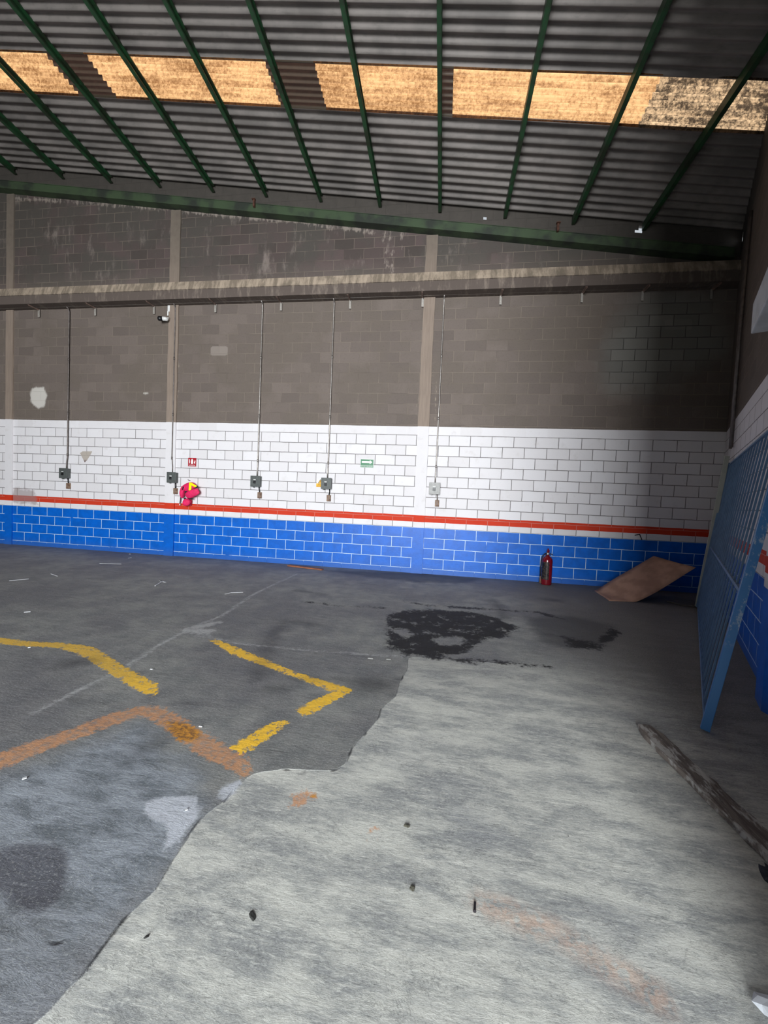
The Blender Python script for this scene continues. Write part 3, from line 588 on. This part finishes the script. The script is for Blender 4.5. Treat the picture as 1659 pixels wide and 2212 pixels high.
for bxx, bz, cx, ox, oz, lab, mt in sw:
    r = empty('switch_box', (bxx, D, bz), lab, 'switch box', 'electric switch boxes on the white wall')
    bm = bmesh.new(); box(bm, (0, -.045, 0), (.20, .09, .215)); box(bm, (0, -.092, 0), (.21, .008, .225)); box(bm, (-.05, -.05, -.118), (.03, .03, .02))
    bobj('enclosure', bm, mt, r, bev=.004)
    bm = bmesh.new(); box(bm, (-.008, -.10, -.012), (.055, .012, .065)); box(bm, (-.008, -.112, -.03), (.03, .02, .03)); bobj('switch', bm, BLK, r, bev=.003)
    bm = bmesh.new(); box(bm, (-.008, -.099, .03), (.048, .008, .016)); bobj('switch_label', bm, WHT, r)
    bm = bmesh.new(); tube(bm, [(.055, -.03, -.10), (.06, -.028, -.16), (ox-bxx, -.026, oz-bz+.05)], .011); bobj('drop_pipe', bm, BLK if mt is BOX else GALD, r, smooth=True)
    bm = bmesh.new(); box(bm, (ox-bxx, -.025, oz-bz), (.078, .05, .125)); box(bm, (ox-bxx, -.052, oz-bz), (.06, .006, .105)); ob = bobj('outlet_box', bm, RUB, r, bev=.006); ob['label'] = 'small rusty outlet box'
    bm = bmesh.new()
    box(bm, (ox-bxx, -.0565, oz-bz), (.03, .004, .07))
    bobj('socket_face', bm, STRUT, ob)
    c_ = bmesh.new(); zt = 5.31
    tube(c_, [(0, D-.10, zt), (0, D-.06, zt-.02), (0, D-.035, zt-.08)]+[(p_[0]-cx, p_[1], p_[2]) for p_ in helix_bend(cx, cx+(bxx-cx)*.5, 4.6, bz+.11)], .0125)
    for zc in (3.02, 2.1, 4.2): tube(c_, [(0, D-.035, zc-.03), (0, D-.035, zc+.03)], .0165)
    oc = bobj('drop_conduit', c_, GALV if cx > -5 else GALD, smooth=True, loc=(cx, 0, 0))
    tag(oc, 'thin vertical conduit above the ' + lab.split(',')[0], 'pipe', 'vertical conduits on the wall')

# right wall conduits
for dx, lab in ((0, 'left of two thin pipes running up the right side wall'), (.14, 'right of two thin pipes running up the right side wall')):
    t0 = 1.25+dx; q = rw(t0, .04); bm = bmesh.new(); tube(bm, [(q[0], q[1], 2.42), (q[0], q[1], 4.0), (q[0]+.02, q[1], 5.8)], .02)
    tag(bobj('conduit_pipe', bm, GALD, smooth=True), lab, 'pipe', 'pipes on the right wall')

# ------------------------------------------------------------ signs
RED = simple('sign_red', lin(170, 18, 36), .4, 0, .1); GSN = simple('sign_green', lin(6, 112, 62), .4, 0, .1); YEL = simple('sign_yellow', lin(240, 178, 20), .4, 0, .08)
WS = simple('sign_white', lin(240, 240, 236), .4, 0, .04); RX = (math.radians(90), 0, 0)
def sign(x, z, wd, ht, mat, label, roll=0):
    r = empty('wall_sign', (x, D-.004, z), label, 'sign'); r.rotation_euler = (0, roll, 0)
    bm = bmesh.new(); box(bm, (0, 0, 0), (wd, .006, ht)); bobj('sign_board', bm, mat, r); return r
Y = -.0045
r = sign(-5.293, 2.03, .185, .182, RED, 'small red sign with three white fire symbols above the pink bag', 0)
bm = bmesh.new()
poly_prism(bm, [(-.066, -.025), (-.052, -.03), (-.047, .02), (-.056, .06), (-.068, .06)], Y-.001, Y+.001)
poly_prism(bm, [(-.022, -.04), (.018, -.04), (.024, -.02), (.022, .045), (.008, .06), (.014, .068), (-.012, .066), (-.02, .045), (-.026, -.01)], Y-.001, Y+.001)
poly_prism(bm, [(.045, -.02), (.06, -.032), (.078, -.02), (.070, -.004), (.078, .02), (.062, .055), (.058, .02), (.044, .0)], Y-.001, Y+.001)
bobj('fire_symbols', bm, WS, r); text('sign_lettering', 'EXTINTOR', .036, WS, r, (0, Y, -.07), RX, .14)
r = sign(-1.512, 2.12, .265, .165, GSN, 'green sign with a white arrow pointing right', 0)
bm = bmesh.new(); poly_prism(bm, [(-.105, .008), (.055, .008), (.055, -.014), (.108, .025), (.055, .064), (.055, .042), (-.105, .042)], Y-.001, Y+.001); bobj('arrow', bm, WS, r)
bm = bmesh.new(); box(bm, (0, Y, -.0425), (.262, .001, .004))
for a in (-1, 1): box(bm, (a*.131, Y, 0), (.004, .001, .165)); box(bm, (0, Y, a*.081), (.265, .001, .004))
bobj('border', bm, WS, r)
text('sign_lettering', 'RUTA DE EVACUACION', .022, WS, r, (0, Y, -.061), RX, .235)
r = sign(-2.468, 1.665, .145, .072, YEL, 'yellow electrical warning sign half hidden by a grey switch box', 0)
r.location.z = 1.648
bm = bmesh.new(); poly_prism(bm, [(-.04, .038), (.062, .038), (.011, .127)], -.003, .003); bobj('warning_triangle', bm, BLK, r)
bm = bmesh.new(); poly_prism(bm, [(-.025, .046), (.047, .046), (.011, .109)], -.0045, -.0025); bobj('triangle_face', bm, YEL, r)
bm = bmesh.new(); poly_prism(bm, [(.014, .098), (-.001, .074), (.009, .074), (.004, .05), (.024, .08), (.013, .08)], -.0062, -.0042); bobj('lightning_bolt', bm, BLK, r)
bm = bmesh.new(); box(bm, (.004, -.0005, .083), (.134, .002, .092)); bobj('sign_backing', bm, WS, r)
text('sign_lettering', 'RIESGO', .03, BLK, r, (.008, Y, .012), RX, .085); text('sign_lettering', 'ELECTRICO', .026, BLK, r, (0, Y, -.018), RX, .125)

# ------------------------------------------------------------ pink bag hanging on the wall
PINK = simple('pink_cloth', lin(232, 34, 98), .7, 0, .25, 9, lin(206, 20, 84), bump=.6); PINKD = simple('deep_pink_cloth', lin(190, 16, 60), .75, 0, .2, 9, bump=.5)
FY = simple('fluorescent_tape', lin(250, 246, 10), .4, 0, .04); BK = simple('black_webbing', lin(24, 16, 22), .7)
def pillow(outline, y0, th, mat, name, parent, seg=5):
    # outline in photo pixels -> puffy closed shape hanging on the wall
    pts = np.array([WL(px, py, y0)[[0, 2]] for px, py in outline]); c = pts.mean(0); bm = bmesh.new(); rings = []
    for s_ in range(-seg, seg+1):
        t = s_/seg; sc_ = math.sqrt(max(0, 1-t*t))**.6 if abs(t) < 1 else .25
        sc_ = max(sc_, .3)
        rings.append([bm.verts.new((c[0]+(q[0]-c[0])*sc_, y0-th/2+t*th/2, c[1]+(q[1]-c[1])*sc_)) for q in pts])
    n = len(pts)
    for A, B in zip(rings, rings[1:]):
        for i in range(n): bm.faces.new((A[i], A[(i+1) % n], B[(i+1) % n], B[i]))
    bm.faces.new(rings[0]); bm.faces.new(rings[-1][::-1])
    o = bobj(name, bm, mat, parent, smooth=True); s = o.modifiers.new('sub', 'SUBSURF'); s.levels = 1; s.render_levels = 2
    o.matrix_parent_inverse = parent.matrix_world.inverted() if False else Matrix.Translation(-Vector(parent.location)); return o
def cp(cx_, cy_): return (350+cx_/15.08, 970+cy_/15.08)
bag = empty('hanging_bag', tuple(WL(411, 1042, D-.02)), 'bright pink cloth bag with yellow tapes and black straps hanging on the wall', 'bag')
pillow([cp(*q) for q in ((850, 1120), (960, 1072), (1060, 1085), (1150, 1150), (1190, 1230), (1000, 1400), (800, 1420), (700, 1250), (760, 1160))], D-.02, .10, PINK, 'body', bag)
pillow([cp(*q) for q in ((700, 1200), (790, 1160), (860, 1200), (830, 1330), (760, 1420), (770, 1560), (700, 1620), (650, 1560), (620, 1430), (660, 1300))], D-.03, .10, PINK, 'side_pocket', bag)
pillow([cp(*q) for q in ((800, 1430), (900, 1370), (1180, 1240), (1240, 1340), (1290, 1440), (1150, 1530), (1000, 1600), (900, 1625), (810, 1540))], D-.07, .10, PINK, 'flap', bag)
pillow([cp(*q) for q in ((790, 1620), (880, 1600), (960, 1660), (985, 1730), (940, 1820), (860, 1865), (760, 1850), (720, 1770), (735, 1680))], D-.06, .10, PINK, 'round_pouch', bag)
pillow([cp(*q) for q in ((940, 1600), (1010, 1620), (1000, 1850), (900, 1870), (870, 1760))], D-.01, .06, PINKD, 'back_panel', bag)
def tape(pts, y0, w_, mat, name, par=bag):
    bm = bmesh.new(); P3 = [Vector(WL(*cp(*q), y0)) for q in pts]
    for a, b in zip(P3, P3[1:]): bar(bm, a, b, .012, w_, (0, 0, 1)) if abs((b-a).x) > abs((b-a).z) else bar(bm, a, b, w_, .012, (0, -1, 0))
    o = bobj(name, bm, mat, par, bev=.003); o.matrix_parent_inverse = Matrix.Translation(-Vector(par.location)); return o
tape([(925, 1090), (912, 1350)], D-.125, .055, FY, 'yellow_tape'); tape([(925, 1120), (1120, 1230)], D-.128, .045, FY, 'yellow_tape')
tape([(780, 1430), (1180, 1220)], D-.135, .026, BK, 'strap'); tape([(770, 1370), (775, 1440)], D-.14, .04, BK, 'buckle'); tape([(735, 1590), (760, 1640)], D-.12, .05, BK, 'buckle')
tape([(800, 1560), (880, 1620), (1020, 1625)], D-.10, .02, BK, 'strap'); tape([(625, 1500), (580, 1770)], D-.05, .018, BK, 'hanging_strap')
tape([(690, 1220), (665, 1330)], D-.14, .02, BK, 'strap')
bm = bmesh.new(); q = WL(*cp(582, 1810), D-.05); box(bm, tuple(q), (.02, .012, .028)); o = bobj('strap_tip', bm, WHT, bag); o.matrix_parent_inverse = Matrix.Translation(-Vector(bag.location))
bm = bmesh.new(); tube(bm, [(0, 0, .03), (0, -.06, .03), (0, -.08, .05)], .005); tag(bobj('wall_hook', bm, BK, loc=tuple(WL(411, 1041, D))), 'small dark hook on the wall behind the pink bag top', 'hook')

# ------------------------------------------------------------ security camera on the pillar
q = WL(366, 694, 7.62); sc_ = empty('security_camera', (q[0], 7.672, q[2]+.03), 'small white and black security camera on the left edge of the second pillar', 'camera')
def rel(o, par): o.matrix_parent_inverse = Matrix.Translation(-Vector(par.location)); return o
bm = bmesh.new(); tube(bm, [(-5.89, 7.66, 5.03), (-5.90, 7.60, 4.99)], .03, 14); tube(bm, [(-5.86, 7.60, 4.975), (-5.90, 7.58, 4.985), (-5.955, 7.555, 4.98)], [.032, .042, .042], 16); rel(bobj('housing', bm, WHT, sc_, smooth=True), sc_)
bm = bmesh.new(); tube(bm, [(-5.95, 7.557, 4.98), (-6.02, 7.53, 4.975), (-6.035, 7.525, 4.975)], [.046, .048, .03], 16); rel(bobj('lens_hood', bm, BLK, sc_, smooth=True), sc_)
bm = bmesh.new(); box(bm, (-5.90, D-.033, 5.24), (.05, .01, .13)); box(bm, (-5.915, D-.035, 5.14), (.03, .012, .10)); tag(bobj('white_plate', bm, WHT, bev=.006), 'small peeling white plate on the pillar just above the security camera', 'plate')

# ------------------------------------------------------------ fire extinguisher
EX = simple('extinguisher_red', lin(112, 10, 26), .18, 0, .2, 6, spec=.8)
ex = empty('fire_extinguisher', (1.955, 7.52, 0), 'dark red fire extinguisher standing on the floor against the blue wall', 'fire extinguisher')
bm = bmesh.new(); lathe(bm, [(.088, 0), (.092, .01), (.093, .03), (.093, .43), (.088, .465), (.066, .50), (.036, .52), (.03, .545)], 32); bobj('cylinder', bm, EX, ex, smooth=True)
bm = bmesh.new(); n = 16
for i in range(n):
    a0 = math.radians(-175+i*(95/n)); a1 = math.radians(-175+(i+1)*(95/n)); R_ = .0945
    vs = [(R_*math.cos(a), R_*math.sin(a), z) for a, z in ((a0, .10), (a1, .10), (a1, .42), (a0, .42))]; bm.faces.new([bm.verts.new(v) for v in vs])
bmesh.ops.remove_doubles(bm, verts=bm.verts, dist=1e-5); o = bobj('label_sticker', bm, simple('dark_sticker', lin(28, 28, 34), .25, 0, .4, 30, lin(70, 60, 52)), ex); s = o.modifiers.new('s', 'SOLIDIFY'); s.thickness = .0015
bm = bmesh.new(); lathe(bm, [(.022, .54), (.026, .55), (.026, .575), (.016, .59)], 16); bobj('valve', bm, GALV, ex, smooth=True)
bm = bmesh.new(); bar(bm, (-.012, 0, .585), (.006, 0, .66), .025, .02, (0, 1, 0)); bar(bm, (.012, 0, .575), (.022, 0, .63), .02, .012, (0, 1, 0)); bar(bm, (.0, 0, .57), (.0, 0, .62), .03, .03, (0, 1, 0)); bobj('handle', bm, EX, ex, bev=.003)
bm = bmesh.new(); tube(bm, [(.02, -.02, .56), (.05, -.02, .565), (.085, -.02, .548)], .008); bobj('lever', bm, BK, ex, smooth=True)
bm = bmesh.new(); tube(bm, [(-.015, 0, .565), (-.05, -.01, .565), (-.09, -.02, .52), (-.112, -.02, .42), (-.116, -.02, .28), (-.112, -.02, .14)], .010); bobj('hose', bm, BK, ex, smooth=True)
bm = bmesh.new(); tube(bm, [(-.112, -.02, .15), (-.110, -.02, .08), (-.108, -.02, .02)], [.012, .017, .022]); bobj('nozzle', bm, simple('nozzle_tan', lin(110, 84, 70), .6), ex, smooth=True)

# ------------------------------------------------------------ cardboard, plank, scraps
def card():
    A = Vector((2.69, 7.26, .004)); B = Vector((2.66, 6.55, .004)); Cc = Vector((3.945, 6.72, .590)); Dd = Vector((3.68, 7.42, .648)); nu, nv = 22, 8; bm = bmesh.new(); g = []
    for i in range(nu+1):
        t = i/nu; row = []
        for j in range(nv+1):
            s = j/nv
            p = (B*(1-t)+Cc*t)*(1-s)+(A*(1-t)+Dd*t)*s
            zend = (Cc.z*(1-s)+Dd.z*s); flat = .30*(1-s)+.0*s
            tt = max(0, (t-flat)/(1-flat)); z = zend*(tt**1.15*(1-.0)+.10*math.sin(math.pi*tt)*(.6*(s)))
            row.append(bm.verts.new((p.x, p.y, max(.004, z)+.004*math.sin(t*9+s*5))))
        g.append(row)
    for i in range(nu):
        for j in range(nv): bm.faces.new((g[i][j], g[i+1][j], g[i+1][j+1], g[i][j+1]))
    o = bobj('cardboard_sheet', bm, simple('brown_cardboard', lin(178, 140, 118), .85, 0, .12, 5, lin(158, 122, 102)), smooth=True)
    s = o.modifiers.new('s', 'SOLIDIFY'); s.thickness = .006; s.offset = 1
    tag(o, 'large bent sheet of brown cardboard lying against the wall by the gate', 'cardboard')
card()
a = Vector(FL(1283, 1290)); bm = bmesh.new()
bm2 = bmesh.new(); P_ = [Vector(FL(*q)) for q in ((1440, 1300), (1470, 1308), (1500, 1312), (1498, 1300), (1465, 1296))]
for q in P_: q.z = .02
f = bm2.faces.new([bm2.verts.new(q) for q in P_]); bm.free()
r = bmesh.ops.extrude_face_region(bm2, geom=[f]); bmesh.ops.translate(bm2, verts=[v for v in r['geom'] if isinstance(v, bmesh.types.BMVert)], vec=(0, 0, -.016))
tag(bobj('cardboard_scrap', bm2, simple('dusty_board', lin(112, 106, 98), .85)), 'flat dusty scrap on the floor below the cardboard, at the foot of the gate', 'scrap')
# orange brown board lying at the foot of the wall
bm = bmesh.new(); a, b = FL(624, 1222), FL(698, 1231); bar(bm, (a[0], a[1]-.03, .012), (b[0], b[1]-.03, .012), .07, .022)
tag(bobj('wood_offcut', bm, simple('orange_wood', lin(150, 92, 62), .8, 0, .3, 20)), 'thin orange brown strip of wood lying at the foot of the blue wall', 'wood strip')
# plank
k = NT('weathered_timber'); p = k.pos(); g_ = k.noise(k.mapv(p, (14, 1.2, 6)), 3, 6, .7, .5); n_ = k.noise(k.mapv(p, (3, 1, 1)), 4.5, 5, .7)
c = k.mix(k.ramp(g_, .38, .62), lin(88, 80, 76), lin(122, 113, 106)); c = k.mix(k.M('MULTIPLY', k.ramp(n_, .5, .6), .75), c, lin(182, 180, 176))
TIM = k.fin(c, .85, k.bump(g_, .006, .7), 0, .3)
a = np.array([1.400, 2.80]); b = np.array([1.545, 1.30]); d_ = (b-a)/np.linalg.norm(b-a); sd_ = np.array([-d_[1], d_[0]])
bm = bmesh.new(); n = 26; prev = None; rr = random.Random(5)
for i in range(n+1):
    c_ = a+(b-a)*i/n; ww = .066*(1 if i > 2 else (.55+.2*i)); jl, jr = (rr.random()-.5)*.006, (rr.random()-.5)*.02
    ring = [bm.verts.new((*(c_-sd_*(ww+jl)), .003)), bm.verts.new((*(c_+sd_*(ww+jr)), .003)), bm.verts.new((*(c_+sd_*(ww+jr-.004)), .034)), bm.verts.new((*(c_-sd_*(ww+jl)), .036))]
    if prev:
        for j in range(4): bm.faces.new((prev[j], prev[(j+1) % 4], ring[(j+1) % 4], ring[j]))
    else: bm.faces.new(ring)
    prev = ring
bm.faces.new(prev[::-1])
tag(bobj('wooden_plank', bm, TIM, bev=.002), 'long weathered wooden plank with whitish patches lying on the floor at the right', 'plank')
# small scraps on the floor
def blobmesh(name, mat, loc, s, seed, n=2):
    bm = bmesh.new(); bmesh.ops.create_icosphere(bm, subdivisions=n, radius=1); rr = random.Random(seed)
    for v in bm.verts: v.co *= .7+.5*rr.random(); v.co = Vector((v.co.x*s[0], v.co.y*s[1], max(v.co.z, -.6)*s[2]))
    return bobj(name, bm, mat, loc=(loc[0], loc[1], s[2]*.6))
MUD = simple('dried_mud', lin(84, 82, 70), .9, 0, .4, 60); LEAF = simple('dark_leaf', lin(48, 48, 46), .8)
for (px, py), s, lab in (((879, 1785), (.014, .010, .006), 'small olive lump of dried mud on the pale concrete, the farther one'), ((891, 1920), (.011, .011, .005), 'small olive lump of dried mud on the pale concrete, the nearer one')):
    tag(blobmesh('mud_lump', MUD, FL(px, py), s, px), lab, 'mud', 'mud lumps')
tag(blobmesh('dry_leaf', LEAF, FL(545, 1979), (.020, .009, .003), 5), 'dark shrivelled leaf on the pale concrete near the bottom of the photo', 'leaf').rotation_euler = (0, 0, -.8)
tag(blobmesh('dry_leaf', LEAF, FL(316, 2025), (.008, .005, .003), 8), 'tiny dark leaf fragment near the slab edge at lower left', 'leaf').rotation_euler = (0, 0, .8)
bm = bmesh.new(); q = FL(1025, 1970); tube(bm, [(0, 0, .005), (.004, .03, .006)], .004, 8); tube(bm, [(0, -.003, .005), (0, .0, .005)], .006, 8); tag(bobj('steel_bolt', bm, BK, loc=(q[0], q[1], 0)), 'small dark bolt lying on the pale concrete at lower right of centre', 'bolt')
PLS = simple('white_scrap_plastic', lin(200, 202, 204), .5, 0, .05)
GRS = simple('grey_scrap_plastic', lin(140, 140, 136), .6, 0, .1)
def scrap(pxs, wd, lab):
    bm = bmesh.new(); P3 = [FL(*q) for q in pxs]
    for a, b in zip(P3, P3[1:]): bar(bm, (a[0], a[1], .004), (b[0], b[1], .004), wd*.6, .005)
    tag(bobj('plastic_scrap', bm, GRS if 'oval' in lab else PLS), lab, 'scrap', 'white scraps on the floor')
scrap([(335, 1266), (350, 1257), (345, 1254), (351, 1257), (358, 1258)], .03, 'forked white scrap on the dark floor below the pink bag');
scrap([(486, 1284), (498, 1281), (525, 1280)], .02, 'thin white stick-like scrap near the diagonal joint'); scrap([(110, 1240), (124, 1245)], .02, 'short white scrap toward the left edge of the floor')
scrap([(20, 1255), (62, 1251)], .02, 'long thin white scrap at the far left of the floor'); scrap([(52, 1323), (66, 1322)], .015, 'small white scrap above the left yellow line')
scrap([(279, 1197), (283, 1197)], .04, 'round white scrap near the foot of the blue wall'); scrap([(277, 1206), (284, 1205)], .015, 'little white sliver in front of the round white scrap')
scrap([(215, 1217), (262, 1219)], .012, 'faint thin white scrap near the foot of the blue wall'); scrap([(60, 1400), (66, 1399)], .012, 'tiny white speck by the left yellow line')
scrap([(48, 1684), (58, 1681)], .02, 'small white chip on the rough slate coloured floor at left'); scrap([(325, 1446), (330, 1447)], .018, 'tiny white chip right of the left yellow line')
scrap([(430, 1570), (437, 1571)], .012, 'tiny white chip beside the rusty paint patch'); scrap([(400, 1752), (405, 1750)], .012, 'tiny white chip on the broken pale concrete patch')
scrap([(795, 1422), (806, 1423)], .04, 'oval pale scrap left of the slab corner'); scrap([(835, 1424), (845, 1425)], .04, 'oval grey scrap right of the other oval scrap')
# dark boot-like lump and white crumpled bag at the right edge
o = blobmesh('black_rag', simple('black_rag_cloth', lin(26, 30, 40), .8), (1.385, 1.72), (.03, .07, .03), 11, 3); tag(o, 'small black rag at the right edge, beyond the end of the plank', 'rag')
o = blobmesh('crumpled_bag', simple('white_crumpled_plastic', lin(215, 220, 226), .4, bump=1), (1.055, 1.262), (.06, .045, .025), 12, 2); tag(o, 'crumpled white plastic bag cut by the bottom right corner', 'bag')
# hooked wire on the wall above the cardboard
bm = bmesh.new(); q0, q1, q2 = (WL(1370, 1156), WL(1380, 1154), WL(1386, 1166)); tube(bm, [(q0[0], D-.02, q0[2]), (q1[0], D-.03, q1[2]), (q2[0], D-.01, q2[2])], .008); tag(bobj('bent_wire', bm, BK), 'short bent dark wire sticking out of the wall above the cardboard', 'wire')

# ------------------------------------------------------------ leaning barred gate
k = NT('chipped_blue_paint'); p = k.pos(); n_ = k.noise(k.mapv(p, (1, 1, .5)), 22, 6, .75); zz_ = k.sep(p)[2]
chip = k.M('MULTIPLY', k.ramp(n_, .52, .60), k.M('MULTIPLY', k.ramp(zz_, .55, .7), k.ramp(zz_, 2.2, 1.4)))
GB2 = k.fin(k.mix(k.M('MULTIPLY', chip, .8), lin(64, 124, 184), lin(176, 190, 205)), .38, None, .1, .5)
GB = simple('blue_gate_paint', lin(92, 124, 158), .5, .0, .2, 8)
BN, BF, TF, TN = [Vector(q) for q in ((1.812, 2.87, .012), (3.90, 6.53, .012), (4.20, 6.56, 2.2), (2.27, 2.97, 2.2))]
def gp(s, t): return (BN*(1-s)+BF*s)*(1-t)+(TN*(1-s)+TF*s)*t
gt = empty('barred_gate', tuple(BN), 'tall blue steel barred gate leaning against the right wall', 'gate')
gn = ((BF-BN).cross(TN-BN)).normalized()
def gbar(name, a, b, w_, h_, mat):
    bm = bmesh.new(); bar(bm, a, b, w_, h_, gn); o = bobj(name, bm, mat, gt, bev=.002); return rel(o, gt)
gbar('near_stile', gp(0, 0), gp(0, 1), .05, .05, GB2); gbar('far_stile', gp(1, 0), gp(1, 1), .05, .05, GB)
for t in (.015, .42, .985): gbar('rail', gp(0, t), gp(1, t), .025, .025, GB)
nb = 20
for i in range(1, nb): gbar('bar', gp(i/nb, .02), gp(i/nb, .98), .015, .015, GB)
bm = bmesh.new(); bar(bm, (3.93, 6.60, .01), (4.17, 6.58, 2.30), .10, .06, gn)
tag(bobj('steel_post', bm, simple('pale_post_paint', lin(170, 172, 160), .6, 0, .15, 6), bev=.004), 'pale grey post leaning at the far end of the blue gate', 'post')
